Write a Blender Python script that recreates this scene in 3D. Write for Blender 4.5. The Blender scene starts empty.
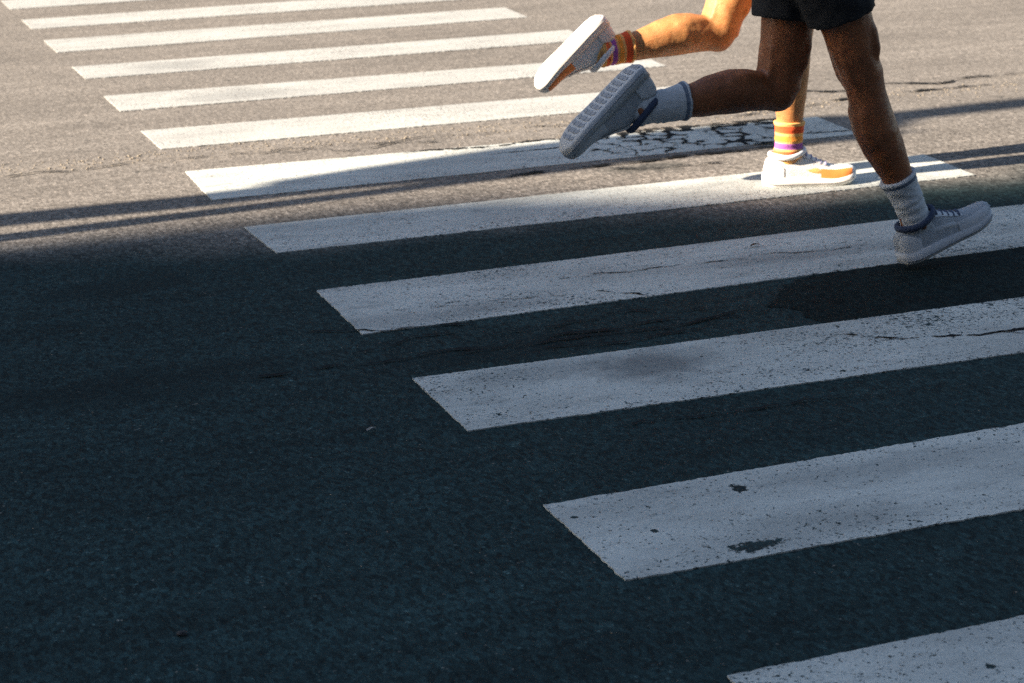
import bpy, bmesh, math, random
from mathutils import Vector, Matrix, noise
R = math.radians
scene = bpy.context.scene
C = scene.collection
random.seed(11)

# ------------------------------------------------------------------ helpers
def tag(o, label=None, cat=None, group=None, kind=None):
    if label: o['label'] = label
    if cat: o['category'] = cat
    if group: o['group'] = group
    if kind: o['kind'] = kind
    return o

def link(name, me, mat=None, parent=None, smooth=True):
    o = bpy.data.objects.new(name, me)
    C.objects.link(o)
    if mat: me.materials.append(mat)
    if parent: o.parent = parent
    if smooth:
        me.polygons.foreach_set('use_smooth', [True] * len(me.polygons))
    return o

def obj(name, bm, mat=None, parent=None, smooth=True):
    bmesh.ops.recalc_face_normals(bm, faces=bm.faces[:])
    me = bpy.data.meshes.new(name)
    bm.to_mesh(me); bm.free()
    return link(name, me, mat, parent, smooth)

def empty(name, loc, label, cat, group=None):
    o = bpy.data.objects.new(name, None); C.objects.link(o)
    o.location = loc
    o.empty_display_size = .1
    return tag(o, label, cat, group)

def loft(bm, rings, n=20, cap=True, power=1.0):
    """rings: (centre, ax, ay) ellipse half axes as vectors"""
    prev = None; loops = []
    for c, ax, ay in rings:
        vs = []
        for k in range(n):
            a = 2 * math.pi * k / n
            ca, sa = math.cos(a), math.sin(a)
            if power != 1.0:
                ca = math.copysign(abs(ca) ** power, ca); sa = math.copysign(abs(sa) ** power, sa)
            vs.append(bm.verts.new(Vector(c) + ax * ca + ay * sa))
        if prev:
            for k in range(n):
                bm.faces.new((prev[k], prev[(k + 1) % n], vs[(k + 1) % n], vs[k]))
        prev = vs; loops.append(vs)
    if cap:
        bm.faces.new(loops[0][::-1]); bm.faces.new(loops[-1])
    return loops

def ball(bm, c, r, n=14):
    if not isinstance(r, (tuple, list, Vector)): r = (r, r, r)
    m = Matrix.Translation(Vector(c)) @ Matrix.Diagonal(Vector((r[0], r[1], r[2], 1)))
    bmesh.ops.create_uvsphere(bm, u_segments=n, v_segments=n - 4, radius=1, matrix=m)

def box(bm, c, s, rot=None):
    m = Matrix.Translation(Vector(c))
    if rot is not None: m = m @ rot.to_4x4()
    m = m @ Matrix.Diagonal(Vector((s[0], s[1], s[2], 1)))
    return bmesh.ops.create_cube(bm, size=1, matrix=m)['verts']

def front_of(d):
    d = d.normalized()
    f = Vector((-d.z, 0, d.x))
    f = f - d * f.dot(d)
    return f.normalized()

def limb(bm, p0, p1, prof, front=None, n=20, cap=True):
    p0, p1 = Vector(p0), Vector(p1)
    d = (p1 - p0)
    f = front if front is not None else front_of(d)
    s = d.normalized().cross(f)
    loft(bm, [(p0 + d * t + f * off, s * rs, f * rf) for t, rs, rf, off in prof], n, cap)

def remesh(name, bm, mat, parent, voxel, smooth=3, disp=None):
    me = bpy.data.meshes.new(name)
    bmesh.ops.recalc_face_normals(bm, faces=bm.faces[:])
    bm.to_mesh(me); bm.free()
    t = bpy.data.objects.new('temp', me); C.objects.link(t)
    m = t.modifiers.new('r', 'REMESH'); m.mode = 'VOXEL'; m.voxel_size = voxel
    if smooth:
        m = t.modifiers.new('s', 'SMOOTH'); m.iterations = smooth; m.factor = .5
    dg = bpy.context.evaluated_depsgraph_get()
    me2 = bpy.data.meshes.new_from_object(t.evaluated_get(dg))
    bpy.data.objects.remove(t)
    if disp:
        me2.calc_loop_triangles()
        nr = [v.normal.copy() for v in me2.vertices]
        for v, nn in zip(me2.vertices, nr):
            v.co += nn * disp(v.co)
    me2.materials.clear()
    return link(name, me2, mat, parent)

# ------------------------------------------------------------------ material nodes
class NT:
    def __init__(s, name):
        s.m = bpy.data.materials.new(name); s.m.use_nodes = True
        s.t = s.m.node_tree; s.t.nodes.clear()
        s.out = s.t.nodes.new('ShaderNodeOutputMaterial')
    def new(s, k, **kw):
        n = s.t.nodes.new(k)
        for a, v in kw.items(): setattr(n, a, v)
        return n
    def put(s, sock, v):
        if v is None: return
        if isinstance(v, bpy.types.NodeSocket): s.t.links.new(v, sock)
        else:
            if isinstance(v, (tuple, list)) and len(v) == 3 and sock.type == 'RGBA': v = (*v, 1)
            sock.default_value = v
    def math(s, op, a, b=None, c=None, clamp=False):
        n = s.new('ShaderNodeMath', operation=op, use_clamp=clamp)
        s.put(n.inputs[0], a); s.put(n.inputs[1], b)
        if c is not None: s.put(n.inputs[2], c)
        return n.outputs[0]
    def pos(s):
        return s.new('ShaderNodeNewGeometry').outputs['Position']
    def xyz(s, v):
        n = s.new('ShaderNodeSeparateXYZ'); s.put(n.inputs[0], v); return n.outputs
    def comb(s, x, y, z=0.):
        n = s.new('ShaderNodeCombineXYZ')
        for k, q in enumerate((x, y, z)): s.put(n.inputs[k], q)
        return n.outputs[0]
    def scale(s, v, sc, off=(0, 0, 0)):
        n = s.new('ShaderNodeMapping'); s.put(n.inputs['Vector'], v)
        n.inputs['Scale'].default_value = sc; n.inputs['Location'].default_value = off
        return n.outputs[0]
    def noise(s, v, sc, det=3., rough=.55, col=False, dist=0.):
        n = s.new('ShaderNodeTexNoise'); s.put(n.inputs['Vector'], v)
        n.inputs['Scale'].default_value = sc; n.inputs['Detail'].default_value = det
        n.inputs['Roughness'].default_value = rough; n.inputs['Distortion'].default_value = dist
        return n.outputs['Color' if col else 'Fac']
    def voro(s, v, sc, feat='F1', out='Distance', rnd=1.):
        n = s.new('ShaderNodeTexVoronoi', feature=feat); s.put(n.inputs['Vector'], v)
        n.inputs['Scale'].default_value = sc; n.inputs['Randomness'].default_value = rnd
        return n.outputs[out]
    def step(s, v, lo, hi, a=0., b=1.):
        n = s.new('ShaderNodeMapRange', interpolation_type='SMOOTHSTEP')
        for k, q in zip(('Value', 'From Min', 'From Max', 'To Min', 'To Max'), (v, lo, hi, a, b)): s.put(n.inputs[k], q)
        return n.outputs[0]
    def mix(s, f, a, b, mode='MIX'):
        n = s.new('ShaderNodeMix', data_type='RGBA', blend_type=mode)
        s.put(n.inputs[0], f); s.put(n.inputs[6], a); s.put(n.inputs[7], b); return n.outputs[2]
    def warp(s, v, sc, amt):
        c = s.noise(v, sc, 2., col=True)
        n = s.new('ShaderNodeVectorMath', operation='SUBTRACT'); s.put(n.inputs[0], c); n.inputs[1].default_value = (.5, .5, .5)
        m = s.new('ShaderNodeVectorMath', operation='MULTIPLY_ADD'); s.put(m.inputs[0], n.outputs[0])
        m.inputs[1].default_value = (amt, amt, 0); s.put(m.inputs[2], v)
        return m.outputs[0]
    def bump(s, h, dist, strength=1., nrm=None):
        n = s.new('ShaderNodeBump'); s.put(n.inputs['Height'], h)
        n.inputs['Distance'].default_value = dist; n.inputs['Strength'].default_value = strength
        if nrm is not None: s.put(n.inputs['Normal'], nrm)
        return n.outputs[0]
    def bsdf(s, col, rough=.8, nrm=None, spec=.5, **kw):
        n = s.new('ShaderNodeBsdfPrincipled')
        s.put(n.inputs['Base Color'], col); s.put(n.inputs['Roughness'], rough)
        s.put(n.inputs['Specular IOR Level'], spec)
        if nrm is not None: s.put(n.inputs['Normal'], nrm)
        for k, v in kw.items(): s.put(n.inputs[k], v)
        s.t.links.new(n.outputs[0], s.out.inputs[0]); return n

# cracks in the road: (x0, x1, y at x0, slope, half width, wiggle)
CRACKS = [(-.25, .34, -1.108, -.235, .004, .05), (.10, .76, -1.045, -.09, .0022, .05),
          (.40, 1.06, -1.40, -.075, .0055, .09), (.36, .80, -1.50, -.02, .005, .08),
          (-.40, .30, -1.445, .03, .005, .09), (.69, .80, -1.08, -1.0, .004, .05),
          (1.13, 2.2, -1.765, -.19, .0075, .07), (1.40, 1.62, -1.83, -.45, .004, .06),
          (1.09, 1.19, -1.69, -.85, .006, .04),
          (.9, 2.2, .30, .02, .012, .10), (.75, 2.35, .775, .0, .013, .08),
          (2.4, 3.6, 1.20, -.03, .010, .16), (2.5, 3.4, 1.02, .02, .009, .14),
          (2.05, 2.6, .50, -.10, .0055, .12), (1.25, 1.75, .24, -.08, .005, .12), (2.1, 2.75, .88, .10, .006, .12), (1.0, 1.35, .62, .05, .004, .08),
          (-.1, .95, -1.30, -.03, .004, .14), (.15, 1.0, -1.475, .04, .0045, .12), (.5, 1.6, -.93, -.05, .0022, .10), (.3, .9, -2.08, -.02, .004, .12),
          (.3, 1.0, 1.0, -.1, .005, .2), (-.9, 2.2, 1.04, -.02, .004, .18)]

def asphalt_cols(N, P, X, dark=1.0):
    PA = N.scale(P, (1, .55, 1))
    grain = N.voro(PA, 120., 'F1', 'Color')
    g = N.xyz(grain)[0]
    fine = N.noise(PA, 210., 2., .7)
    mid = N.noise(PA, 70., 4., .7)
    big = N.noise(N.scale(P, (.55, 1.5, 1)), 1.6, 4., .6)
    streak = N.noise(N.scale(P, (.35, 5., 1)), 2.2, 3., .6)
    f = N.math('MULTIPLY_ADD', N.math('SUBTRACT', g, .5), .9, 1.)
    f = N.math('MULTIPLY', f, N.math('MULTIPLY_ADD', N.math('SUBTRACT', mid, .5), 2.4, 1.))
    f = N.math('MULTIPLY', f, N.math('MULTIPLY_ADD', N.math('SUBTRACT', fine, .5), 1.8, 1.))
    f = N.math('MULTIPLY', f, N.math('MULTIPLY_ADD', N.math('SUBTRACT', big, .5), 1.1, 1.))
    f = N.math('MULTIPLY', f, N.math('MULTIPLY_ADD', N.math('SUBTRACT', streak, .5), .9, 1.))
    f = N.math('MULTIPLY_ADD', N.math('SUBTRACT', f, 1.), N.step(X[1], -.3, .9, 1., .62), 1.)
    # shade painted into the asphalt: dark teal near side, dusty sunlit tone far side
    lane_shade = N.step(N.math('ADD', N.math('MULTIPLY_ADD', X[0], .13, X[1]), N.math('MULTIPLY', N.math('SUBTRACT', N.noise(P, .9, 3.), .5), .8)), -.36, .10)
    col = N.mix(lane_shade, NEAR_SHADE, FAR_SUN)
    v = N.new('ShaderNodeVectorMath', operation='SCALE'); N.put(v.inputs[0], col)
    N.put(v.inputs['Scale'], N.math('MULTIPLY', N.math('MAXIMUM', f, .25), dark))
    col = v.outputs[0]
    # sparse pale stones and sparse dark pits
    pale = N.math('MULTIPLY', N.step(N.voro(P, 62., 'F1', 'Distance'), .10, .22, 1., 0.), N.step(N.noise(P, 21., 2.), .60, .66))
    col = N.mix(N.math('MULTIPLY', pale, .5 if dark > .6 else .0), col, (.26, .235, .20))
    pale2 = N.math('MULTIPLY', N.step(N.voro(N.scale(P, (1, 1, 1), (3.3, 1.9, 0)), 52., 'F1', 'Distance'), .10, .24, 1., 0.), N.step(N.noise(P, 9., 2.), .52, .60))
    v2 = N.new('ShaderNodeVectorMath', operation='MULTIPLY_ADD'); N.put(v2.inputs[0], col); v2.inputs[1].default_value = (2.6, 2.4, 2.3); v2.inputs[2].default_value = (.022, .024, .024)
    col = N.mix(N.math('MULTIPLY', pale2, .8 if dark > .6 else .35), col, v2.outputs[0])
    pit = N.step(N.noise(N.scale(P, (.6, 1.3, 1)), 26., 3., .7), .645, .70)
    col = N.mix(N.math('MULTIPLY', pit, .75), col, (.007, .013, .014))
    return col, g, mid, fine, pit

NEAR_SHADE = (.0125, .0285, .0300)  # near asphalt tone, darkened to deepen the shade
FAR_SUN = (.152, .139, .124)

def mat_asphalt(name, dark=1.0, patch=False):
    N = NT(name); P = N.pos()
    X = N.xyz(P)
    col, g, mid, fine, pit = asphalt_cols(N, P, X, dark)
    if not patch:
        # gravelly longitudinal paving seam
        sx = N.math('ADD', X[1], N.math('MULTIPLY', N.math('SUBTRACT', N.noise(P, 1.3, 4., .6), .5), .55))
        seam = N.step(N.math('ABSOLUTE', N.math('SUBTRACT', sx, 1.07)), .02, .10, 1., 0.)
        seam = N.math('MULTIPLY', seam, N.step(N.noise(P, 55., 3., .7), .5, .62))
        col = N.mix(N.math('MULTIPLY', seam, .55), col, (.27, .235, .19))
        # old oil smudges on the near lane
        for cx, cy, rx, ry in ((-.50, -.52, .30, .10), (-.62, -1.38, .55, .16), (1.45, .22, .22, .09), (.3, -1.46, .5, .12)):
            dx = N.math('DIVIDE', N.math('SUBTRACT', X[0], cx), rx); dy = N.math('DIVIDE', N.math('SUBTRACT', X[1], cy), ry)
            d = N.math('SQRT', N.math('ADD', N.math('MULTIPLY', dx, dx), N.math('MULTIPLY', dy, dy)))
            d = N.math('ADD', d, N.math('MULTIPLY', N.math('SUBTRACT', N.noise(P, 9., 4., .65), .5), 1.6))
            col = N.mix(N.step(d, .35, 1.1, .55, 0.), col, (.004, .010, .011))
    h = N.math('ADD', N.math('MULTIPLY', g, .45), N.math('ADD', N.math('MULTIPLY', mid, 1.1), N.math('MULTIPLY', fine, .35)))
    h = N.math('SUBTRACT', h, N.math('MULTIPLY', pit, .5))
    n1 = N.bump(h, .004, .6)
    n2 = N.bump(N.noise(N.scale(P, (.7, 1.2, 1)), 3.2, 3.), .02, .5, n1)
    N.bsdf(col, .85, n2, .08 if patch else .14)
    return N.m

def mat_paint(name):
    N = NT(name); P = N.pos()
    X = N.xyz(P)
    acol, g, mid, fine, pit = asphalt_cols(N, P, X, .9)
    w1 = N.noise(P, 115., 3., .7)
    w2 = N.noise(P, 42., 4., .72)
    dens = N.noise(N.scale(P, (.6, 1.2, 1), (3, 1, 0)), 2.6, 3., .6)
    # the paint is more worn where wheels pass and beyond the crack in the tenth stripe
    d10 = N.math('MULTIPLY', N.step(X[0], 1.05, 1.35), N.math('MULTIPLY', N.step(X[1], -1.80, -1.70), N.step(X[1], -1.45, -1.35, 1., 0.)))
    d9 = N.math('MULTIPLY', N.math('MULTIPLY', N.step(X[1], -1.28, -1.05, 1., 0.), N.step(X[1], -1.35, -1.25)), N.step(X[0], .4, 1.0))
    extra = N.math('ADD', N.math('MULTIPLY', d10, .055), N.math('MULTIPLY', d9, .06))
    thr = N.math('SUBTRACT', N.math('MULTIPLY_ADD', dens, -.25, .75), extra)
    holes = N.step(N.math('SUBTRACT', w1, thr), -.012, .025)
    thr2 = N.math('ADD', thr, .03)
    holes = N.math('MAXIMUM', holes, N.step(N.math('SUBTRACT', w2, thr2), -.01, .015))
    spots = N.math('MULTIPLY', N.step(N.voro(N.warp(P, 60., .012), 17.), .06, .10, 1., 0.), N.step(N.noise(P, 5., 2.), .50, .58))
    holes = N.math('MAXIMUM', holes, N.math('MULTIPLY', spots, .9))
    # two chips flaked out of the eleventh stripe and one spot on the twelfth
    for cx, cy, rx, ry in ((.282, -2.755, .052, .022), (.385, -2.492, .018, .022), (.398, -3.331, .008, .012), (.14, -2.62, .006, .007), (.03, -2.50, .007, .005)):
        dx = N.math('DIVIDE', N.math('SUBTRACT', X[0], cx), rx); dy = N.math('DIVIDE', N.math('SUBTRACT', X[1], cy), ry)
        d = N.math('SQRT', N.math('ADD', N.math('MULTIPLY', dx, dx), N.math('MULTIPLY', dy, dy)))
        d = N.math('ADD', d, N.math('MULTIPLY', N.math('SUBTRACT', N.math('ADD', N.math('MULTIPLY', N.noise(P, 75., 4., .7), .6), N.math('MULTIPLY', N.noise(P, 18., 2.), .4)), .5), 4.2))
        holes = N.math('MAXIMUM', holes, N.step(d, .85, 1.05, 1., 0.))
    base = N.mix(N.step(N.noise(N.scale(P, (.5, 1.6, 1)), 3.4, 5., .65), .32, .72), (.495, .512, .478), (.345, .358, .336))
    base = N.mix(N.step(X[1], .8, 1.5, 0., .52), base, (.25, .245, .24))
    dirt = N.step(N.noise(N.scale(P, (1.1, 3.2, 1), (2, 5, 0)), 5.5, 6., .72), .50, .70)
    base = N.mix(N.math('MULTIPLY', dirt, .45), base, (.20, .205, .195))
    fg = N.math('MULTIPLY_ADD', N.math('SUBTRACT', N.noise(P, 150., 3., .7), .5), .55, 1.)
    v = N.new('ShaderNodeVectorMath', operation='SCALE'); N.put(v.inputs[0], base); N.put(v.inputs['Scale'], fg)
    col = v.outputs[0]
    # tyre scuffs
    for cx, cy, rx, ry, a in ((.56, -1.72, .20, .13, .75), (.30, -1.66, .30, .07, .4), (1.5, -1.0, .6, .06, .4), (.75, -2.5, .4, .06, .3), (.50, 2.18, .30, .16, .35), (.42, 3.0, .25, .14, .38), (.15, -1.12, .45, .07, .4), (.4, -2.72, .35, .10, .22)):
        dx = N.math('DIVIDE', N.math('SUBTRACT', X[0], cx), rx); dy = N.math('DIVIDE', N.math('SUBTRACT', X[1], cy), ry)
        d = N.math('SQRT', N.math('ADD', N.math('MULTIPLY', dx, dx), N.math('MULTIPLY', dy, dy)))
        d = N.math('ADD', d, N.math('MULTIPLY', N.math('SUBTRACT', N.noise(P, 8., 5., .7), .5), 1.4))
        col = N.mix(N.step(d, .3, 1.2, a, 0.), col, (.115, .122, .123))
    col = N.mix(holes, col, acol)
    h = N.math('ADD', N.math('MULTIPLY', N.noise(P, 110., 3., .6), .6), N.math('MULTIPLY', mid, .7))
    h = N.math('SUBTRACT', h, N.math('MULTIPLY', holes, .8))
    n1 = N.bump(h, .004, .6)
    n2 = N.bump(N.noise(N.scale(P, (.7, 1.2, 1)), 3.2, 3.), .02, .2, n1)
    N.bsdf(col, .75, n2, .25)
    return N.m

def mat_simple(name, col, rough=.7, var=.15, sc=30., bump=.0, bsc=200., spec=.4, **kw):
    N = NT(name)
    o = N.new('ShaderNodeTexCoord').outputs['Object']
    c2 = tuple(max(0, c * (1 - var)) for c in col); c1 = tuple(min(1, c * (1 + var)) for c in col)
    c = N.mix(N.noise(o, sc, 4., .6), c2, c1)
    nr = N.bump(N.noise(o, bsc, 3., .6), bump, .8) if bump else None
    N.bsdf(c, rough, nr, spec, **kw)
    return N.m

def mat_skin(name, col):
    N = NT(name)
    o = N.new('ShaderNodeTexCoord').outputs['Object']
    c = N.mix(N.step(N.noise(o, 11., 5., .65), .3, .7), tuple(q * .68 for q in col), tuple(min(1, q * 1.22) for q in col))
    c = N.mix(N.math('MULTIPLY', N.step(N.noise(o, 45., 4., .7), .48, .72), .45), c, (col[0] * .78, col[1] * .52, col[2] * .5))
    c = N.mix(N.math('MULTIPLY', N.step(N.voro(o, 70.), .05, .14, 1., 0.), .55), c, (col[0] * .38, col[1] * .30, col[2] * .30))
    # short fine body hair, drawn out along the limb
    hr = N.step(N.noise(N.scale(o, (1, 1, .16)), 520., 2., .6), .62, .68)
    c = N.mix(N.math('MULTIPLY', hr, .30), c, (col[0] * .35, col[1] * .3, col[2] * .3))
    h = N.math('ADD', N.noise(o, 380., 2.), N.math('MULTIPLY', N.noise(N.scale(o, (1, 1, 2.5)), 60., 4., .7), 1.4))
    nr = N.bump(h, .0011, .8)
    rg = N.step(N.noise(o, 24., 4.), .3, .7, .38, .62)
    b = N.bsdf(c, rg, nr, .4)
    b.inputs['Subsurface Weight'].default_value = .12
    b.inputs['Subsurface Radius'].default_value = (.012, .004, .002)
    return N.m

def mat_banded(name, bands, base):
    N = NT(name)
    a = N.new('ShaderNodeAttribute', attribute_name='along').outputs['Fac']
    col = base
    for lo, hi, c in bands:
        f = N.math('MULTIPLY', N.step(a, lo - .01, lo + .01), N.step(a, hi - .01, hi + .01, 1., 0.))
        col = N.mix(f, col, c)
    o = N.new('ShaderNodeTexCoord').outputs['Object']
    col = N.mix(.25, col, N.mix(N.noise(o, 300., 2.), (.1, .1, .1), (.9, .9, .9)), 'SOFT_LIGHT')
    N.bsdf(col, .9, N.bump(N.noise(N.scale(o, (1, 1, .3)), 420., 2.), .0012, .8), .2)
    return N.m

# ------------------------------------------------------------------ world, sun, camera
EL = R(26)
AZ = .02                                     # sunlight travels along (1, AZ)
w = bpy.data.worlds.new('World'); scene.world = w; w.use_nodes = True
sk = w.node_tree.nodes.new('ShaderNodeTexSky'); sk.sky_type = 'NISHITA'; sk.sun_disc = False
sk.sun_elevation = EL; sk.sun_rotation = R(270) - AZ; sk.air_density = 1.0; sk.dust_density = .8; sk.ozone_density = .4
bg = w.node_tree.nodes['Background']; bg.inputs[1].default_value = .058
w.node_tree.links.new(sk.outputs[0], bg.inputs[0])
sun = bpy.data.lights.new('sun', 'SUN'); sun.energy = 5.0; sun.angle = R(.53); sun.color = (1, .86, .70)
so = bpy.data.objects.new('sun', sun); C.objects.link(so)
sd = Vector((math.cos(EL), AZ * math.cos(EL), -math.sin(EL))).normalized()
so.rotation_euler = sd.to_track_quat('-Z', 'Y').to_euler()
so.location = (-20, 0, 12)

cam = bpy.data.cameras.new('camera'); co = bpy.data.objects.new('camera', cam); C.objects.link(co); scene.camera = co
cam.sensor_width = 36; cam.lens = 69.836; cam.clip_start = .05; cam.clip_end = 3000
rv, uv, fv = Vector((.93263, -.36060, -.0165)), Vector((.12315, .27514, .9535)), Vector((.3393, .89117, -.30098))
co.matrix_world = Matrix(((rv.x, uv.x, -fv.x, -1.3251), (rv.y, uv.y, -fv.y, -5.7382), (rv.z, uv.z, -fv.z, 1.4639), (0, 0, 0, 1)))
cam.dof.use_dof = True; cam.dof.focus_distance = 4.4; cam.dof.aperture_fstop = 7.1
scene.cycles.use_denoising = False
vs = scene.view_settings
vs.view_transform = 'Standard'; vs.look = 'None'; vs.exposure = 2.1; vs.gamma = 1; vs.use_curve_mapping = False

# ------------------------------------------------------------------ road and markings
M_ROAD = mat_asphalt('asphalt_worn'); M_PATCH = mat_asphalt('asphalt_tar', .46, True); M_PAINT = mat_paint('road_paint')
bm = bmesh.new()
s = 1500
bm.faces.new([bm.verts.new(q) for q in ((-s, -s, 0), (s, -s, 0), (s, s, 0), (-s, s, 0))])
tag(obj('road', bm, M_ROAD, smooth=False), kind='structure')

def ragged(pts, step, amp, z, seed):
    out = []
    n = len(pts)
    for i in range(n):
        a, b = Vector((*pts[i], 0)), Vector((*pts[(i + 1) % n], 0))
        k = max(1, int((b - a).length / step)); t = (b - a).normalized(); nn = Vector((-t.y, t.x, 0))
        for j in range(k):
            q = a.lerp(b, j / k)
            d = noise.noise(Vector((q.x * 22, q.y * 22, seed))) * amp + noise.noise(Vector((q.x * 110, q.y * 110, seed + 5))) * min(amp, .004) * 1.3
            q = q + nn * d
            out.append((q.x, q.y, z))
    return out

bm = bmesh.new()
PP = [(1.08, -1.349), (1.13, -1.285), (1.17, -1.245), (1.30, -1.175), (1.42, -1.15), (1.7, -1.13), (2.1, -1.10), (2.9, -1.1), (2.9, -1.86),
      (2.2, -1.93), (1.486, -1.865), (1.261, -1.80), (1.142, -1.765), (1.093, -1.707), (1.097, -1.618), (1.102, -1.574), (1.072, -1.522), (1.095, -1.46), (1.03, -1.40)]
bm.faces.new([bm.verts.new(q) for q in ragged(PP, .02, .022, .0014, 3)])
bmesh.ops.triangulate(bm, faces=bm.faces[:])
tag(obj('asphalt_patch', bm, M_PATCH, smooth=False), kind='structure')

# far edge y, near edge y (at the left end, at the right end) of each painted bar, left and right ends
G = 'white stripes of the pedestrian crossing'
STR = [
 (1, (5.575, 5.20), (5.60, 5.22), 'farthest white crossing stripe, cut off by the top left corner'),
 (2, (4.763, 4.411), (4.79, 4.42), 'white sunlit crossing stripe, second farthest, running off the top edge'),
 (3, (4.009, 3.610), (4.019, 3.638), 'white sunlit crossing stripe whose right end lies clear just left of the raised sunlit shoe'),
 (4, (3.167, 2.830), (3.15, 2.82), 'white sunlit crossing stripe ending behind the horizontal sunlit calf, faintly grey near its left end'),
 (5, (2.384, 2.020), (2.303, 2.010), 'white sunlit crossing stripe ending between the two raised lower legs'),
 (6, (1.595, 1.232), (1.55, 1.20), 'white sunlit crossing stripe ending behind the darker raised calf, the last one fully in sun'),
 (7, (.833, .378), (.738, .393), 'white crossing stripe half in shadow with a net of broken cracks on its right part'),
 (8, (-.010, -.348), (-.003, -.345), 'white crossing stripe on which the planted white shoe stands, shaded left and sunlit right'),
 (9, (-.774, -1.203), (-.745, -1.165), 'shaded white crossing stripe under the landing pale grey shoe'),
 (10, (-1.581, -1.964), (-1.605, -2.00), 'shaded white crossing stripe with a long crack and a grey tyre scuff'),
 (11, (-2.418, -2.801), (-2.38, -2.797), 'broad shaded white crossing stripe with a dark chip flaked out of its lower edge'),
 (12, (-3.196, -3.58), (-3.196, -3.58), 'nearest white crossing stripe, only its corner showing at the bottom right'),
]
LEFT = {7: (.0, -.012), 8: (-.004, .010), 9: (.007, .004), 10: (.009, .007)}
for i, (a0, b0), (a1, b1), lab in STR:
    l0, l1 = LEFT.get(i, (-.002, .0))
    bm = bmesh.new()
    pts = ragged([(l0, a0), (l1, b0), (2.36, b1), (2.38, a1)], .008, .0028, .0032, i * 3.7)
    top = [bm.verts.new(q) for q in pts]; low = [bm.verts.new((q[0], q[1], -.002)) for q in pts]
    bm.faces.new(top)
    for k in range(len(top)):
        j = (k + 1) % len(top); bm.faces.new((top[k], low[k], low[j], top[j]))
    bmesh.ops.triangulate(bm, faces=bm.faces[:])
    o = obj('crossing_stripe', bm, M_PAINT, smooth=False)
    tag(o, lab, 'crossing stripe', G)

# open cracks: thin dark ribbons of wandering width lying in the surface
N_ = NT('crack_dark'); N_.bsdf(N_.mix(N_.noise(N_.pos(), 140., 3.), (.004, .005, .006), (.018, .019, .020)), .9, None, .1)
M_CRACK = N_.m
nz = lambda x, y, z=0.: noise.noise(Vector((x, y, z)))
for ci, (x0, x1, y0, sl, hw, wg) in enumerate(CRACKS):
    bm = bmesh.new(); L = math.hypot(x1 - x0, (x1 - x0) * sl); n = max(6, int(L / .006)); prev = None
    for i in range(n + 1):
        t = i / n; x = x0 + (x1 - x0) * t; y = y0 + (x1 - x0) * t * sl
        s_ = t * L
        o_ = nz(s_ * 4.5, ci * 7.1) * wg * .55 + nz(s_ * 17, ci * 3.3, 4) * .014 + nz(s_ * 60, ci * 5.3, 9) * .0055
        h_ = max(0, hw * (.62 + 1.5 * nz(s_ * 13, ci * 1.7, 20) + .8 * nz(s_ * 70, ci, 30))) * min(1, 9 * t, 9 * (1 - t))
        q = Vector((-sl, 1, 0)).normalized()
        c = Vector((x, y, .0052)) + q * o_
        vs_ = (bm.verts.new(c - q * (h_ + 1e-5)), bm.verts.new(c + q * (h_ * (1 + nz(s_ * 90, ci, 40)) + 1e-5)))
        if prev and h_ > .0004: bm.faces.new((prev[0], vs_[0], vs_[1], prev[1]))
        prev = vs_
    for v in [v for v in bm.verts if not v.link_faces]: bm.verts.remove(v)
    tag(obj('road_crack', bm, M_CRACK, smooth=False), kind='structure')
# the net of broken cracks across the seventh stripe
rg = random.Random(5); seeds = []
for gx in range(18):
    for gy in range(11):
        seeds.append((1.0 + gx * .082 + (gy % 2) * .04 + rg.uniform(-.040, .040), .22 + gy * .070 + rg.uniform(-.031, .031)))
bm = bmesh.new(); g = .0032; grid = {}
def gv(i, j):
    if (i, j) not in grid: grid[(i, j)] = bm.verts.new((1.1 + i * g + .0012 * nz(i * 3.1, j * 1.7), .28 + j * g + .0012 * nz(i * 1.3, j * 2.9, 7), .0056))
    return grid[(i, j)]
for i in range(int(1.14 / g)):
    x = 1.1 + i * g
    for j in range(int(.60 / g)):
        y = .28 + j * g
        rx = (x - 1.80) / (.42 + .16 * nz(y * 6, 2.2)); ry = (y - .585 - .05 * nz(x * 4, 5.5)) / (.205 + .05 * nz(x * 5, 1.1))
        reg = 1 - max(abs(rx), abs(ry))
        if reg < 0: continue
        wx = x + .022 * nz(x * 22, y * 22) + .006 * nz(x * 80, y * 80); wy = y + .022 * nz(x * 22, y * 22, 9) + .006 * nz(x * 80, y * 80, 9)
        ds = sorted((((wx - a) * .82) ** 2 + (wy - b) ** 2) for a, b in seeds)
        e = math.sqrt(ds[1]) - math.sqrt(ds[0])
        wd = (.0048 + .015 * nz(x * 9, y * 9, 3) + .008 * nz(x * 45, y * 45, 3)) * min(1, reg * 5)
        wd += .030 * max(0, nz(x * 6, y * 9, 12) - .22)
        if y > .70: wd += .012 * min(1, reg * 4)
        if e < wd: bm.faces.new((gv(i, j), gv(i + 1, j), gv(i + 1, j + 1), gv(i, j + 1)))
tag(obj('broken_crack_net', bm, M_CRACK, smooth=False), kind='structure')

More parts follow.
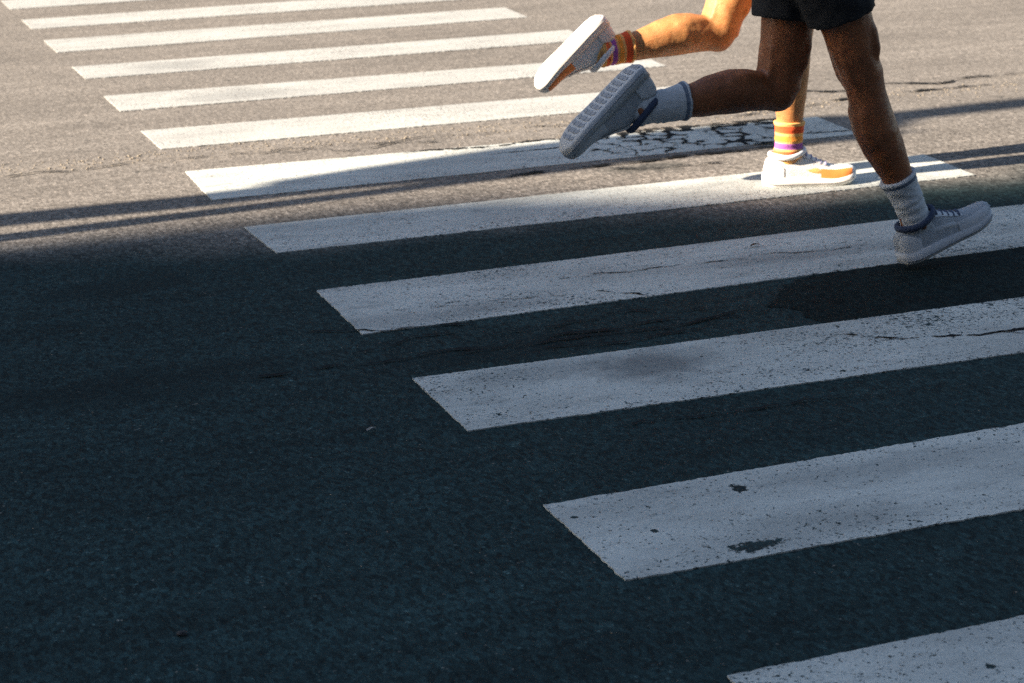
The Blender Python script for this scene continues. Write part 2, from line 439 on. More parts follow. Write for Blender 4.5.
# loose grit along the paving seam and over the near lane
M_GRIT = mat_simple('grit_stone', (.21, .18, .14), .85, .45, 60.)
bm = bmesh.new()
def pebble(x, y, r):
    m = Matrix.Translation((x, y, r * .35)) @ Matrix.Rotation(random.random() * 6, 4, 'Z') @ Matrix.Diagonal((r * random.uniform(.8, 1.5), r, r * random.uniform(.5, .8), 1))
    bmesh.ops.create_icosphere(bm, subdivisions=1, radius=1, matrix=m)
for k in range(1500):
    x = random.uniform(-1.4, 4.6)
    cy = 1.06 + .10 * math.sin(x * 1.1 + 1.8) + .03 * math.sin(x * 5)
    pebble(x, random.gauss(cy, .055), abs(random.gauss(.0014, .0012)) + .0010)
for k in range(500):
    pebble(random.uniform(-1.5, 4.), random.uniform(-3.2, 5.5), random.uniform(.0008, .0022))
for k in range(260):
    pebble(random.gauss(1.7, .42), random.gauss(.80, .05), random.uniform(.0012, .0034))
tag(obj('gravel', bm, M_GRIT), 'pale loose grit scattered along the road seam', 'gravel', kind='stuff')

# small litter: dry leaf scrap on stripe nine, paint flake and stone on the near lane
def flat_scrap(name, x, y, L, W, rz, mat, label, cat, curl=.004, seed=0):
    bm = bmesh.new(); n = 10; top = []
    ctr = []
    for i in range(n + 1):
        t = i / n; wv = W * math.sin(math.pi * min(1, t * .98 + .01)) ** .8 * (1 + .25 * noise.noise(Vector((t * 5, seed, 0))))
        z = .0065 + curl * math.sin(t * 3.1)
        ctr.append([bm.verts.new((L * (t - .5), wv * q, z + abs(q) * curl)) for q in (-.5, 0, .5)])
    for a, b in zip(ctr, ctr[1:]):
        for k in (0, 1): bm.faces.new((a[k], a[k + 1], b[k + 1], b[k]))
    bmesh.ops.solidify(bm, geom=bm.faces[:], thickness=.0012)
    o = obj(name, bm, mat); o.location = (x, y, 0); o.rotation_euler = (0, 0, rz)
    return tag(o, label, cat)
flat_scrap('dry_leaf', 1.279, -.86, .036, .013, .2, mat_simple('dry_leaf', (.16, .10, .05), .8, .3, 120.), 'tiny dry brown leaf scrap lying on the stripe under the landing shoe', 'leaf', seed=1)
flat_scrap('paint_flake', -.186, -1.887, .030, .012, .4, mat_simple('paint_flake', (.45, .45, .43), .7, .2, 120.), 'small pale paint flake on the dark asphalt left of the scuffed stripe', 'paint flake', seed=2)
bm = bmesh.new()
bmesh.ops.create_icosphere(bm, subdivisions=3, radius=1)
for v in bm.verts:
    v.co *= 1 + .3 * noise.noise(v.co * 1.7)
    v.co = Vector((v.co.x * .009, v.co.y * .007, v.co.z * .005 + .003))
o = obj('stone', bm, mat_simple('dark_stone', (.025, .026, .028), .8, .5, 200.)); o.location = (-.771, -2.703, 0)
tag(o, 'small dark stone alone on the near asphalt at the lower left', 'stone')

# ------------------------------------------------------------------ runners
FOOT = ((-.056, -.048, .016, .018), (-.03, -.036, .025, .032), (.015, -.030, .027, .034), (.06, -.040, .029, .026), (.11, -.052, .031, .014), (.16, -.060, .028, .009), (.19, -.062, .016, .005))
PROF_THIGH = [(0, .080, .084, .0), (.15, .081, .087, .004), (.35, .075, .081, .008), (.6, .065, .070, .008), (.82, .058, .060, .003), (.93, .054, .058, .004), (1.0, .052, .056, .006)]
PROF_SHANK = [(-.04, .048, .052, .006), (.03, .050, .054, .004), (.10, .048, .052, -.002), (.22, .053, .057, -.011), (.34, .055, .060, -.014), (.48, .049, .054, -.011), (.64, .039, .044, -.005), (.80, .031, .036, .0), (.92, .030, .034, .0), (1.0, .033, .037, .0)]

SHOE_ST = [(-.078, .016, .060), (-.072, .026, .084), (-.055, .034, .104), (-.03, .038, .108), (.0, .039, .107), (.03, .040, .106), (.05, .041, .108), (.068, .042, .100),
           (.09, .043, .086), (.12, .046, .072), (.15, .047, .062), (.18, .044, .055), (.20, .037, .050), (.213, .026, .043), (.219, .012, .036)]
def sole_y(x):
    for a, b in zip(SHOE_ST, SHOE_ST[1:]):
        if a[0] <= x <= b[0]:
            t = (x - a[0]) / (b[0] - a[0]); return a[1] + (b[1] - a[1]) * t
    return .012
def spring(x):  # toe spring and heel bevel of the sole
    return (max(0, x - .13) / .09) ** 2 * .018 + (max(0, -.045 - x) / .033) ** 2 * .008

def make_shoe(parent, ankle, toe, up, mats, side):
    """local axes: X to the toe, Z up, origin at the ankle joint, 0.095 above the ground"""
    X = Vector(toe).normalized(); Z = Vector(up); Z = (Z - X * Z.dot(X)).normalized(); Y = Z.cross(X)
    mw = Matrix(((X.x, Y.x, Z.x, ankle[0]), (X.y, Y.y, Z.y, ankle[1]), (X.z, Y.z, Z.z, ankle[2]), (0, 0, 0, 1)))
    D = -.095
    bend = lambda x: .006 * side * math.sin(max(0, x) / .22 * 2.6)     # slightly curved last
    bm = bmesh.new(); n = 22; prev = None
    for x, hw, ht in SHOE_ST:
        z0 = .020 + spring(x); vs_ = []
        for k in range(n + 1):
            a = math.pi * k / n
            cx = math.copysign(abs(math.cos(a)) ** .75, math.cos(a))
            y = .94 * hw * cx * (1.02 if k in (0, n) else 1) * (1 - .10 * math.sin(a))
            z = z0 + (ht - z0 + spring(x)) * math.sin(a) ** .8 if 0 < k < n else z0
            zz = z
            vs_.append(bm.verts.new((x, y + bend(x), zz + D)))
        if prev:
            for k in range(n): bm.faces.new((prev[k], prev[k + 1], vs_[k + 1], vs_[k]))
        else: bm.faces.new(vs_)
        prev = vs_
    bm.faces.new(prev[::-1])
    bmesh.ops.subdivide_edges(bm, edges=bm.edges[:], cuts=1, use_grid_fill=True, smooth=.3)
    shoe = obj('shoe', bm, mats['upper'], parent)
    shoe.matrix_parent_inverse = Matrix(); shoe.matrix_basis = Matrix.Translation(-parent.location) @ mw
    # sole
    bm = bmesh.new(); rows = []
    xs = [-.083 + .306 * i / 40 for i in range(41)]
    for x in xs:
        xc = min(max(x, -.078), .219)
        e = 1.0
        if x < -.07: e = math.sqrt(max(.02, 1 - ((-.07 - x) / .014) ** 2))
        if x > .20: e = math.sqrt(max(.02, 1 - ((x - .20) / .024) ** 2))
        hw = max(sole_y(xc) + .005, .030) * e if (x < -.06 or x > .19) else sole_y(xc) + .005
        t = .034 if x < .03 else .034 - .008 * min(1, (x - .03) / .12)
        z0 = spring(x); ring = []
        for y, z in ((-1, .003), (-1.03, .4 * t), (-1.0, t), (0, t - .002), (1.0, t), (1.03, .4 * t), (1, .003), (.88, 0), (-.88, 0)):
            ring.append(bm.verts.new((x, .94 * y * hw + bend(x), z + z0 + D)))
        rows.append(ring)
    for a, b in zip(rows, rows[1:]):
        m = len(a)
        for k in range(m): bm.faces.new((a[k], a[(k + 1) % m], b[(k + 1) % m], b[k]))
    bm.faces.new(rows[0]); bm.faces.new(rows[-1][::-1])
    obj('sole', bm, mats['sole'], shoe)
    # foxing line round the midsole
    bm = bmesh.new()
    for sg in (-1, 1):
        pts = []
        for i in range(30):
            x = -.076 + i * .0099
            pts.append(Vector((x, sg * (.94 * (sole_y(x) + .005) * 1.035 + .0006) + bend(x), .0125 + spring(x) + D)))
        loft(bm, [(q, Vector((0, .0012, 0)), Vector((0, 0, .0020))) for q in pts], 6)
    obj('sole_line', bm, mats['outsole'], shoe)
    # lacing panels either side of the tongue, following the instep
    def upper_pt(x, a, sg, lift):
        hw = sole_y(x); ht = next((p[2] + (q[2] - p[2]) * (x - p[0]) / (q[0] - p[0]) for p, q in zip(SHOE_ST, SHOE_ST[1:]) if p[0] <= x <= q[0]), .034)
        z0 = .020 + spring(x); cx = math.cos(a) ** .75
        return Vector((x, sg * (.94 * hw * cx * (1 - .10 * math.sin(a)) + lift * math.cos(a)) + bend(x), z0 + (ht - z0 + spring(x)) * math.sin(a) ** .8 + lift * math.sin(a) + D))
    for sg in (-1, 1):
        bm = bmesh.new(); rows = []
        for i in range(12):
            x = .046 + .080 * i / 11
            rows.append([bm.verts.new(upper_pt(x, math.pi * q, sg, .0022)) for q in (.29, .33, .37, .405)])
        for p, q in zip(rows, rows[1:]):
            for k in range(3): bm.faces.new((p[k], p[k + 1], q[k + 1], q[k]))
        obj('lacing_panel', bm, mats['heel'], shoe)
    # outsole tread pads
    bm = bmesh.new()
    for i in range(13):
        x = -.066 + i * .0208
        hw = sole_y(min(max(x, -.07), .21)) * .86
        for q in ((-.55,) if False else (-.62, .0, .62)):
            box(bm, (x, q * hw + bend(x), spring(x) + D + .0005), (.0135 * (1 - .35 * abs(q)), hw * (.50 if q else .62), .0045), Matrix.Rotation(q * .5, 3, 'Z'))
    obj('outsole', bm, mats['outsole'], shoe, False)
    # collar
    bm = bmesh.new(); pr = []
    m = 26
    for i in range(m):
        a = 2 * math.pi * i / m
        c = Vector((-.004 + .056 * math.cos(a), .038 * math.sin(a), .101 + .006 * math.cos(a) + .010 * math.cos(a) ** 2 + D))
        t = Vector((-.056 * math.sin(a), .038 * math.cos(a), 0)).normalized(); nn = Vector((t.y, -t.x, 0)); ring = []
        for j in range(8):
            b = 2 * math.pi * j / 8
            ring.append(bm.verts.new(c + nn * .007 * math.cos(b) + Vector((0, 0, .010 * math.sin(b)))))
        pr.append(ring)
    for i in range(m):
        a, b = pr[i], pr[(i + 1) % m]
        for k in range(8): bm.faces.new((a[k], a[(k + 1) % 8], b[(k + 1) % 8], b[k]))
    obj('collar', bm, mats['collar'], shoe)
    # laces
    bm = bmesh.new()
    for i in range(5):
        x = .058 + .016 * i; zt = (.104, .094, .084, .0765, .0715)[i] + D; hw = .019 + .0008 * i
        for sg in (-1, 1):
            p = [Vector((x - .004 * sg, -hw * sg, zt - .004)), Vector((x, -hw * .4 * sg, zt + .003)), Vector((x + .003 * sg, hw * .4 * sg, zt + .003)), Vector((x + .006 * sg, hw * sg, zt - .004))]
            loft(bm, [(q, Vector((.0028, 0, 0)), Vector((0, 0, .0022))) for q in p], 6)
    obj('laces', bm, mats['lace'], shoe)
    # overlays: heel counter and toe panel, standing proud of the upper
    for nm, x0, x1, hmax, mt in (('heel_counter', -.0775, -.02, .75, mats['heel']), ('toe_panel', .10, .205, .62, mats['toe'])):
        for sg in (-1, 1):
            bm = bmesh.new(); rows = []
            for i in range(13):
                x = x0 + (x1 - x0) * i / 12
                hw = sole_y(x); ht = next((a[2] + (b[2] - a[2]) * (x - a[0]) / (b[0] - a[0]) for a, b in zip(SHOE_ST, SHOE_ST[1:]) if a[0] <= x <= b[0]), .034)
                z0 = .020 + spring(x); row = []
                f = (1 - i / 12) if nm == 'heel_counter' else min(1, .35 + i / 14)
                for j in range(7):
                    a = (.06 + .44 * math.pi * hmax * (.35 + .65 * f) * j / 6)
                    cx = math.cos(a) ** .75
                    y = sg * (.94 * hw * cx * (1 - .10 * math.sin(a)) + .0018)
                    row.append(bm.verts.new((x, y + bend(x), z0 + (ht - z0 + spring(x)) * math.sin(a) ** .8 + .0012 + D)))
                rows.append(row)
            for a, b in zip(rows, rows[1:]):
                for k in range(6): bm.faces.new((a[k], a[k + 1], b[k + 1], b[k]))
            obj(nm, bm, mt, shoe)
    return shoe

def make_sock(parent, knee, ankle, toe, up, top, mat, bulk):
    knee, ankle = Vector(knee), Vector(ankle)
    d = ankle - knee; f = front_of(d); s_ = d.normalized().cross(f)
    bm = bmesh.new(); rings = []
    prof = PROF_SHANK
    def val(t):
        for a, b in zip(prof, prof[1:]):
            if a[0] <= t <= b[0]:
                q = (t - a[0]) / (b[0] - a[0]); return [a[k] + (b[k] - a[k]) * q for k in (1, 2, 3)]
        return prof[-1][1:]
    ts = [top + (1.0 - top) * i / 16 for i in range(17)]
    for i, t in enumerate(ts):
        rs, rf, off = val(t); e = .0045 + (.0025 if i < 2 else 0)
        rs *= bulk; rf *= bulk
        e += .0022 * math.sin(i * 2.6) * (i > 7)
        rings.append((knee + d * t + f * (off - .002), s_ * (rs + e + .001), f * (rf + e + .004)))
    loft(bm, rings, 24)
    t = Vector(toe).normalized(); u = Vector(up); u = (u - t * u.dot(t)).normalized(); s3 = u.cross(t)
    ball(bm, ankle, (.037, .035, .038), 16)
    loft(bm, [(ankle + t * x + u * z, s3 * (a + .004), u * (b + .004)) for x, z, a, b in FOOT], 16)
    for v in bm.verts: v.co -= parent.location
    o = remesh('sock', bm, mat, parent, .0045, 2, lambda c: .0022 * noise.noise(Vector((c.x * 28, c.y * 28, c.z * 75))))
    at = o.data.attributes.new('along', 'FLOAT', 'POINT')
    k0 = knee - parent.location
    for i, v in enumerate(o.data.vertices):
        at.data[i].value = min(1., ((v.co - k0).dot(d) / d.length_squared - top) / (1 - top))
    return o

def hand(bm, wrist, d, palm_n, thumb_side):
    """relaxed running hand: palm, four curled fingers and a thumb"""
    d = d.normalized(); n_ = (palm_n - d * palm_n.dot(d)).normalized(); s_ = d.cross(n_) * thumb_side
    w0 = Vector(wrist)
    loft(bm, [(w0 - d * .02, s_ * .026, n_ * .020), (w0 + d * .02, s_ * .034, n_ * .018), (w0 + d * .06, s_ * .042, n_ * .015), (w0 + d * .092, s_ * .040, n_ * .012)], 16)
    for k, (off, L) in enumerate(((.030, .92), (.010, 1.0), (-.010, .94), (-.029, .76))):
        p = w0 + d * (.075 if k in (1, 2) else .070) + s_ * off; ang = .35; r = .0098
        pts = [(p, d)]
        for seg, bend in ((.044, .45), (.027, .75), (.022, .55)):
            dd = d * math.cos(ang) + n_ * math.sin(ang); p = p + dd * seg * L; pts.append((p, dd)); ang += bend
        rr = [r * 1.05, r, r * .9, r * .72]
        loft(bm, [(q, s_ * a, dd.cross(s_) * a) for (q, dd), a in zip(pts, rr)], 10)
        ball(bm, pts[-1][0], r * .72, 8)
    p = w0 + d * .025 + s_ * .030; t1 = (d * .6 + s_ * .75 + n_ * .35).normalized(); t2 = (d * .9 + s_ * .15 + n_ * .45).normalized()
    q1 = p + t1 * .040; q2 = q1 + t2 * .028; q3 = q2 + t2 * .020
    x_ = n_.cross(t1).normalized(); y_ = t1.cross(x_)
    loft(bm, [(p - t1 * .01, x_ * .014, y_ * .014), (q1, x_ * .011, y_ * .011), (q2, x_ * .010, y_ * .010), (q3, x_ * .007, y_ * .007)], 10)
    ball(bm, q3, .007, 8)

def make_runner(label, group, base, hip_c, legs, arms, lean, skin, hair_m, shirt_m, shorts_m, shoe_m, sock_m, sock_top, hem, flare, bulk=1.0):
    P = empty('person', base, label, 'person', group)
    off = Vector(base)
    up = Vector((math.sin(lean), 0, math.cos(lean))); fw = Vector((math.cos(lean), 0, -math.sin(lean))); sd_ = Vector((0, 1, 0))
    H = Vector(hip_c)
    tor = [(-.10, .105, .085, -.01), (-.05, .150, .110, -.012), (.02, .165, .118, -.012), (.08, .155, .108, -.006), (.16, .138, .098, .0), (.24, .146, .104, .006),
           (.33, .160, .116, .010), (.41, .170, .118, .006), (.47, .165, .100, .0), (.51, .120, .078, -.006), (.54, .070, .062, .004), (.57, .056, .058, .010), (.63, .053, .056, .022)]
    bm = bmesh.new()
    loft(bm, [(H + up * h + fw * o, sd_ * a, fw * b) for h, a, b, o in tor], 28)
    # head
    hc = H + up * .712 + fw * .045; hu = Vector((math.sin(lean * .4), 0, math.cos(lean * .4))); hf = Vector((hu.z, 0, -hu.x))
    loft(bm, [(hc + hu * h + hf * o, sd_ * a, hf * b) for h, a, b, o in
              ((-.118, .020, .022, .055), (-.108, .040, .042, .042), (-.085, .054, .066, .024), (-.05, .064, .082, .008), (-.01, .071, .093, .0), (.035, .075, .099, -.004),
               (.075, .070, .092, -.008), (.10, .054, .072, -.010), (.115, .028, .038, -.012))], 24)
    loft(bm, [(hc + hu * .012 + hf * .090, sd_ * .009, hf * .012), (hc - hu * .022 + hf * .101, sd_ * .013, hf * .016), (hc - hu * .036 + hf * .097, sd_ * .017, hf * .014), (hc - hu * .042 + hf * .088, sd_ * .012, hf * .010)], 12)
    for sg in (-1, 1):
        ball(bm, hc - hu * .01 + sd_ * .074 * sg - hf * .004, (.020, .009, .032), 12)          # ears
        ball(bm, hc + hu * .026 + sd_ * .034 * sg + hf * .082, (.016, .024, .008), 10)          # brow
        ball(bm, hc - hu * .028 + sd_ * .045 * sg + hf * .062, (.022, .018, .018), 10)          # cheek
    ball(bm, hc - hu * .062 + hf * .085, (.012, .026, .007), 10); ball(bm, hc - hu * .073 + hf * .082, (.011, .023, .007), 10)
    ball(bm, hc - hu * .098 + hf * .066, (.022, .022, .016), 10)
    for (hip, knee, ankle, toe, upv) in legs:
        hip, knee, ankle, toe, upv = map(Vector, (hip, knee, ankle, toe, upv))
        sc_ = lambda pf: [(t, a * bulk, b * bulk, o * bulk) for t, a, b, o in pf]
        limb(bm, hip, knee, sc_(PROF_THIGH), n=24); limb(bm, knee, ankle, sc_(PROF_SHANK), n=24)
        dT, dS = knee - hip, ankle - knee; fT, fS = front_of(dT), front_of(dS); sv = Vector((0, 1, 0))
        for sg in (-1, 1):
            # two heads of the calf, the quadriceps above the knee, hamstring tendons
            loft(bm, [(knee + dS * t - fS * (o * bulk) + sv * (sg * .022), sv * (a * bulk), fS * (b * bulk)) for t, o, a, b in ((.06, .026, .010, .010), (.16, .036, .022, .022), (.28, .042, .028, .026), (.38, .040, .026, .024), (.46, .032, .014, .016), (.52, .026, .004, .006))], 14)
            loft(bm, [(hip + dT * t + fT * (o * bulk) + sv * (sg * .032), sv * (a * bulk), fT * (b * bulk)) for t, o, a, b in ((.55, .040, .015, .018), (.70, .046, .024, .022), (.82, .042, .024, .020), (.90, .036, .012, .012))], 14)
            loft(bm, [(hip + dT * t - fT * .040 * bulk + sv * (sg * .030), sv * .010, fT * .014) for t in (.72, .82, .92)] + [(knee + dS * .05 - fS * .034 + sv * (sg * .028), sv * .008, fS * .008)], 10)
        loft(bm, [(knee + dS * t - fS * o, sv * .010, fS * .011) for t, o in ((.62, .040), (.75, .034), (.88, .032), (1.0, .040))], 10)   # Achilles tendon
        loft(bm, [(knee + dS * t + fS * (.040 * bulk - .016 * t), sv * .012, fS * .012) for t in (.10, .3, .5, .7, .9)], 10)              # shin
        kf = (front_of(knee - hip) + front_of(ankle - knee)).normalized()
        ball(bm, knee + kf * .008, (.048 * bulk, .046 * bulk, .048 * bulk), 16); ball(bm, knee + kf * .034 * bulk, (.026, .024, .029), 12); ball(bm, knee + kf * .022 + dS * .10, (.018, .018, .022), 10)
        s2 = Vector((0, 1, 0))
        for sg in (-1, 1): ball(bm, ankle + s2 * .026 * sg, (.017, .013, .018), 10)              # malleoli
        t = toe.normalized(); u = (upv - t * upv.dot(t)).normalized(); s3 = u.cross(t)
        loft(bm, [(ankle + t * x + u * z, s3 * a, u * b) for x, z, a, b in FOOT], 16)
    ball(bm, H - up * .03 - fw * .045 + sd_ * .07, (.085, .08, .09), 14); ball(bm, H - up * .03 - fw * .045 - sd_ * .07, (.085, .08, .09), 14)
    for sh_s, elbow, wrist, hd in arms:
        sh = H + up * .455 + sd_ * .185 * sh_s; elbow = H + Vector(elbow); wrist = H + Vector(wrist)
        ball(bm, sh, (.055, .055, .058), 14)
        lf = Vector((0, 1, 0))
        for p0, p1, prof in ((sh, elbow, [(-.05, .040, .044, 0), (.2, .045, .050, 0), (.5, .041, .047, 0), (.8, .036, .039, 0), (1.0, .034, .037, 0)]),
                             (elbow, wrist, [(-.06, .032, .034, 0), (.08, .038, .040, 0), (.3, .039, .042, 0), (.65, .030, .032, 0), (.92, .023, .028, 0), (1.03, .022, .027, 0)])):
            d = (p1 - p0).normalized(); f_ = lf - d * lf.dot(d); f_.normalize()
            limb(bm, p0, p1, prof, front=f_)
        ball(bm, elbow, .034, 12)
        hand(bm, wrist, wrist - elbow, Vector((0, -sh_s, 0)), sh_s if hd else -sh_s)
    for v in bm.verts: v.co -= off
    body = remesh('body', bm, skin, P, .0055, 7, lambda c: .0016 * noise.noise(c * 26) + .0005 * noise.noise(c * 90))
    # eyes
    for sg in (-1, 1):
        bm = bmesh.new(); ball(bm, hc + hu * .008 + sd_ * .033 * sg + hf * .080 - off, .0125, 14)
        obj('eye', bm, M_EYE, body)
    # hair
    bm = bmesh.new()
    loft(bm, [(hc + hu * h + hf * o, sd_ * a, hf * b) for h, a, b, o in
              ((-.07, .060, .040, -.058), (-.04, .070, .058, -.044), (-.005, .077, .072, -.034), (.035, .081, .092, -.018), (.06, .080, .099, -.010), (.085, .071, .090, -.010), (.112, .052, .066, -.012), (.127, .024, .03, -.014))], 24)
    for v in bm.verts: v.co -= off
    remesh('hair', bm, hair_m, P, .007, 2, lambda c: .006 * noise.noise(c * 60))
    # singlet
    bm = bmesh.new()
    loft(bm, [(H + up * h + fw * o, sd_ * (a + .021), fw * (b + .021)) for h, a, b, o in tor[1:10]], 28)
    for v in bm.verts: v.co -= off
    remesh('singlet', bm, shirt_m, P, .009, 4, lambda c: .007 * noise.noise(Vector((c.x * 9, c.y * 9, c.z * 4))))
    # shorts
    bm = bmesh.new()
    loft(bm, [(H + up * h + fw * o, sd_ * (a + .024), fw * (b + .026)) for h, a, b, o in ((.10, .15, .104, -.005), (.06, .156, .110, -.008), (.0, .166, .119, -.012), (-.06, .150, .112, -.012), (-.11, .110, .09, -.01))], 28)
    for hip, knee, *_ in legs:
        hip, knee = Vector(hip), Vector(knee)
        limb(bm, hip, knee, [(-.08, .090, .098, 0), (.1, .094, .101, .003), (hem * .6, .088 + flare * .4, .095 + flare * .5, .003), (hem, .083 + flare, .089 + flare, .002)], n=28)
    for v in bm.verts: v.co -= off
    remesh('shorts', bm, shorts_m, P, .0075, 3, lambda c: .009 * noise.noise(Vector((c.x * 14, c.y * 14, c.z * 5))) + .004 * noise.noise(c * 34))
    for k, (hip, knee, ankle, toe, upv) in enumerate(legs):
        make_sock(P, knee, ankle, toe, upv, sock_top, sock_m, bulk)
        make_shoe(P, ankle, toe, upv, shoe_m, 1 if k == 0 else -1)
    return P

M_EYE = mat_simple('eye', (.5, .48, .45), .2, .1)
HAIR = mat_simple('hair_dark', (.02, .015, .012), .5, .4, 80.)
# the sunlit runner, standing on the eighth stripe
shoeA = dict(upper=mat_simple('shoe_mesh_white', (.74, .73, .70), .8, .12, 60., .003, 330.), outsole=mat_simple('rubber_grey', (.32, .30, .28), .7, .1), sole=mat_simple('shoe_foam_white', (.78, .75, .70), .6, .06),
             collar=mat_simple('shoe_collar_white', (.74, .73, .72), .9, .08), lace=mat_simple('lace_lilac', (.32, .30, .42), .8, .1),
             heel=mat_simple('shoe_heel_cream', (.78, .72, .66), .5, .06), toe=mat_simple('shoe_panel_orange', (.85, .26, .06), .5, .1))
sockA = mat_banded('sock_striped', [(.10, .30, (.72, .10, .03)), (.38, .52, (.80, .30, .05)), (.58, .74, (.34, .10, .34)), (.80, .92, (.75, .14, .05))], (.80, .42, .14))
A_hipc = (1.685, -.155, .955)
runnerA = make_runner('person running in sunlight in white shoes and striped orange socks', 'runners on the crossing', (1.70, -.17, 0), A_hipc,
    [((1.672, -.225, .945), (1.755, -.215, .545), (1.738, -.212, .0955), (.963, -.27, 0), (0, 0, 1)),
     ((1.685, -.075, .925), (1.550, -.072, .490), (1.135, -.085, .455), (-.77, -.03, -.64), (.64, 0, -.77))],
    [(-1, (-.17, -.27, .22), (.08, -.24, .19), True), (1, (.02, .25, .17), (.24, .17, .30), False)],
    R(9), mat_skin('skin_tan', (.46, .205, .072)), HAIR, mat_simple('singlet_orange', (.6, .25, .08), .8, .1, 20., .001, 300.),
    mat_simple('shorts_dark', (.02, .02, .022), .8, .2, 20., .001, 300.), shoeA, sockA, .74, .52, .006, 1.10)
# the shaded runner, landing on the ninth stripe
shoeB = dict(upper=mat_simple('shoe_mesh_grey', (.34, .365, .39), .8, .22, 60., .003, 330.), outsole=mat_simple('rubber_slate', (.27, .29, .32), .8, .35, 90.), sole=mat_simple('shoe_foam_pale', (.44, .46, .48), .6, .12, 40.),
             collar=mat_simple('shoe_collar_navy', (.035, .05, .09), .9, .1), lace=mat_simple('lace_navy', (.05, .07, .12), .8, .1),
             heel=mat_simple('shoe_heel_grey', (.50, .52, .54), .5, .08), toe=mat_simple('shoe_toe_grey', (.46, .48, .50), .5, .08))
sockB = mat_banded('sock_grey', [(.06, .13, (.12, .15, .20))], (.46, .48, .50))
runnerB = make_runner('person running in shade in black shorts, grey socks and pale grey shoes', 'runners on the crossing', (1.25, -1.17, 0), (1.240, -1.165, .92),
    [((1.235, -1.235, .91), (1.385, -1.232, .535), (1.575, -1.232, .128), (.924, 0, .33), (-.33, 0, .924)),
     ((1.250, -1.095, .91), (1.210, -1.098, .500), (.800, -1.10, .480), (-.76, 0, -.65), (.65, 0, -.76))],
    [(-1, (-.02, -.26, .17), (.22, -.19, .27), True), (1, (-.20, .26, .23), (.05, .24, .18), False)],
    R(10), mat_skin('skin_brown', (.215, .074, .026)), HAIR, mat_simple('singlet_grey', (.2, .2, .21), .8, .1, 20., .001, 300.),
    mat_simple('shorts_black', (.007, .0075, .009), .85, .3, 20., .001, 300.), shoeB, sockB, .66, .54, .006)

# ------------------------------------------------------------------ unseen shadow casters up the street to the left, shaped to their shadows
TE = math.tan(EL)
def caster(px, py, D):
    """point in the plane x=-D from which sunlight reaches the ground point"""
    return Vector((-D, py - AZ * (px + D), (px + D) * TE))
M_STEEL = mat_simple('galvanised_steel', (.35, .36, .36), .45, .15, 30., Metallic=.8)
M_WOOD = mat_simple('pole_timber', (.16, .11, .07), .85, .3, 12., .003, 60.)
def pole(name, pts, r0, r1, mat, label, cat, D, extra=None):
    base = Vector((-D, pts[0].y, 0))
    e = empty(name, base, label, cat)
    bm = bmesh.new()
    ax, ay = Vector((1, 0, 0)), Vector((0, 1, 0))
    n = len(pts)
    loft(bm, [(p - base, ax * (r0 + (r1 - r0) * i / (n - 1)), ay * (r0 + (r1 - r0) * i / (n - 1))) for i, p in enumerate(pts)], 20)
    obj('shaft', bm, mat, e)
    bm = bmesh.new()
    loft(bm, [(Vector((0, 0, z)), ax * r, ay * r) for z, r in ((0, r0 * 1.9), (.05, r0 * 1.9), (.06, r0 * 1.25), (.22, r0 * 1.2))], 20)
    obj('base_collar', bm, M_STEEL, e)
    if extra: extra(e, pts[-1] - base)
    return e
def with_ground(p0, p1):
    k = -p0.z / (p1.z - p0.z); g = p0 + (p1 - p0) * k
    return [g, p0, p1]
def sign(e, top):
    bm = bmesh.new(); box(bm, top + Vector((.05, 0, -.28)), (.55, .03, .45)); obj('sign_plate', bm, M_STEEL, e, False)
pole('street_post', with_ground(caster(-.672, .412, 5), caster(2.40, .360, 5)), .058, .055, M_STEEL, 'straight steel street post up the road to the left', 'post', 5, sign)
pole('slanting_strut', with_ground(caster(-.704, .182, 4.5), caster(1.30, .335, 4.5)), .046, .043, M_STEEL, 'slanting steel strut beside the street post to the left', 'strut', 4.5)
tp = [caster(x, y, 5.6) for x, y in ((-.72, .402), (-.016, .395), (.315, .415), (.636, .447), (1.025, .51), (1.5, .56), (2.0, .595), (2.45, .612), (2.675, .625), (3.237, .645), (4.5, .69), (8.0, .82), (11.0, .93))]
tp = with_ground(tp[0], tp[1])[:1] + tp
def arm(e, top):
    bm = bmesh.new()
    loft(bm, [(caster(x, .545 + .02 * (x - 1.5) + (0 if x > .9 else -.05 * (.9 - x)), 5.6) - e.location, Vector((rr, 0, 0)), Vector((0, rr, 0))) for x, rr in ((.25, .07), (.6, .12), (1.1, .185), (1.3, .20), (2.40, .20), (2.45, .17), (2.6, .10))], 24)
    obj('shadow_drum', bm, M_STEEL, e)  # added unseen drum, shaped to widen the pole's cast shadow
    bm = bmesh.new(); box(bm, top + Vector((0, 0, -.35)), (2.0, .10, .12)); obj('cross_arm', bm, M_WOOD, e, False)
pole('utility_pole', tp, .088, .082, M_WOOD, 'leaning timber utility pole up the road to the left', 'utility pole', 5.6, arm)

# unseen block of flats down the street, corner shaped to cast the large shade
D = 34
M_WALL = mat_simple('render_wall', (.36, .33, .29), .85, .12, .8); M_GLASS = mat_simple('window_glass', (.03, .04, .05), .1, .2); M_TRIM = mat_simple('concrete_trim', (.30, .29, .27), .8, .1, 2.)
B = empty('apartment_block', (-D - 6, -22, 0), 'unseen apartment block far up the road to the left, corner shaped to the shade', 'building')
def blk(nm, mat, c, s_, parent=B):
    bm = bmesh.new(); box(bm, Vector(c) - Vector(B.location), s_); return obj(nm, bm, mat, parent, False)
def shade_corner(x, y): return caster(x, y, D)
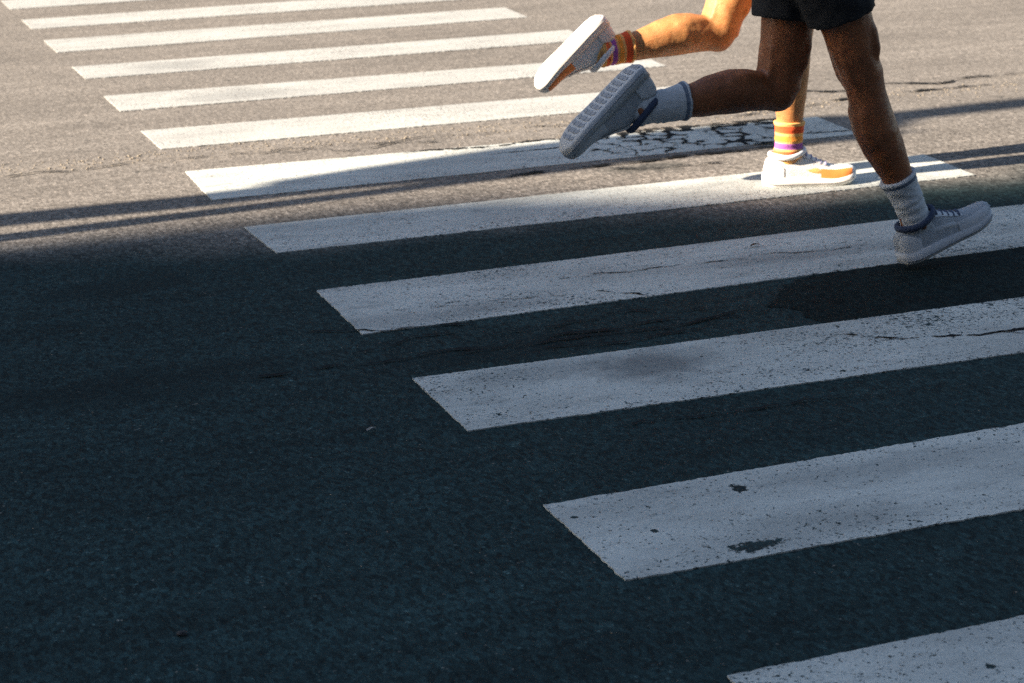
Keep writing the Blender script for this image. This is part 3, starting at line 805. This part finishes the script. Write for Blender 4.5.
# profile of the street-side corner: (height, y) from the ground-shadow edge of the photograph
edge = [shade_corner(*q) for q in ((-.75, .03), (.0, .09), (.25, .125), (.6, .12), (.95, .05), (1.4, -.15), (1.9, -.39), (2.4, -.57), (3.0, -.68), (4.0, -.74))]
prof = [(edge[0].y, 0.)] + [(p.y, p.z) for p in edge] + [(edge[-1].y, 24.5), (-44, 24.5), (-44, 0)]
bm = bmesh.new()
f0 = [bm.verts.new(Vector((-D, y, z)) - Vector(B.location)) for y, z in prof]
f1 = [bm.verts.new(Vector((-D - 12, y, z)) - Vector(B.location)) for y, z in prof]
bm.faces.new(f0); bm.faces.new(f1[::-1])
for k in range(len(f0)):
    j = (k + 1) % len(f0); bm.faces.new((f0[k], f0[j], f1[j], f1[k]))
obj('wall', bm, M_WALL, B, False)
blk('roof', M_TRIM, (-D - 6, -23.3, 24.66), (12.4, 41.6, .3))
for fl in range(8):
    for k in range(9):
        z = 2.2 + fl * 3.1; y = -5 - k * 4.3
        wn = blk('window', M_TRIM, (-D + .03, y, z), (.12, 1.7, 1.6)); wn_p = blk('pane', M_GLASS, (-D + .10, y, z), (.02, 1.5, 1.4), B); wn_p.parent = wn

def row_block(cy, dy, h, label):  # added unseen terraces that block skylight and darken the shade
    e = empty('sky_block_terrace', (0, cy, 0), label, 'building')
    bm = bmesh.new(); box(bm, (0, 0, h / 2), (90, 12, h)); obj('wall', bm, M_WALL, e, False)
    bm = bmesh.new(); box(bm, (0, 0, h + .2), (90.6, 12.6, .4)); obj('roof', bm, M_TRIM, e, False)
    for fl in range(int(h / 3.2)):
        for k in range(12):
            x = -38.5 + k * 7; z = 1.9 + fl * 3.2
            bm = bmesh.new(); box(bm, (x, dy * 6.04, z), (2.0, .12, 1.7)); wn = obj('window', bm, M_TRIM, e, False)
            bm = bmesh.new(); box(bm, (x, dy * 6.11, z), (1.8, .03, 1.5)); obj('pane', M_GLASS and bm, M_GLASS, wn, False)
    return e
row_block(27, -1, 12.8, 'added unseen terrace across the road, blocking skylight beyond the farthest stripe')
row_block(-21, 1, 12.8, 'added unseen terrace behind the viewer, blocking skylight on the near side')
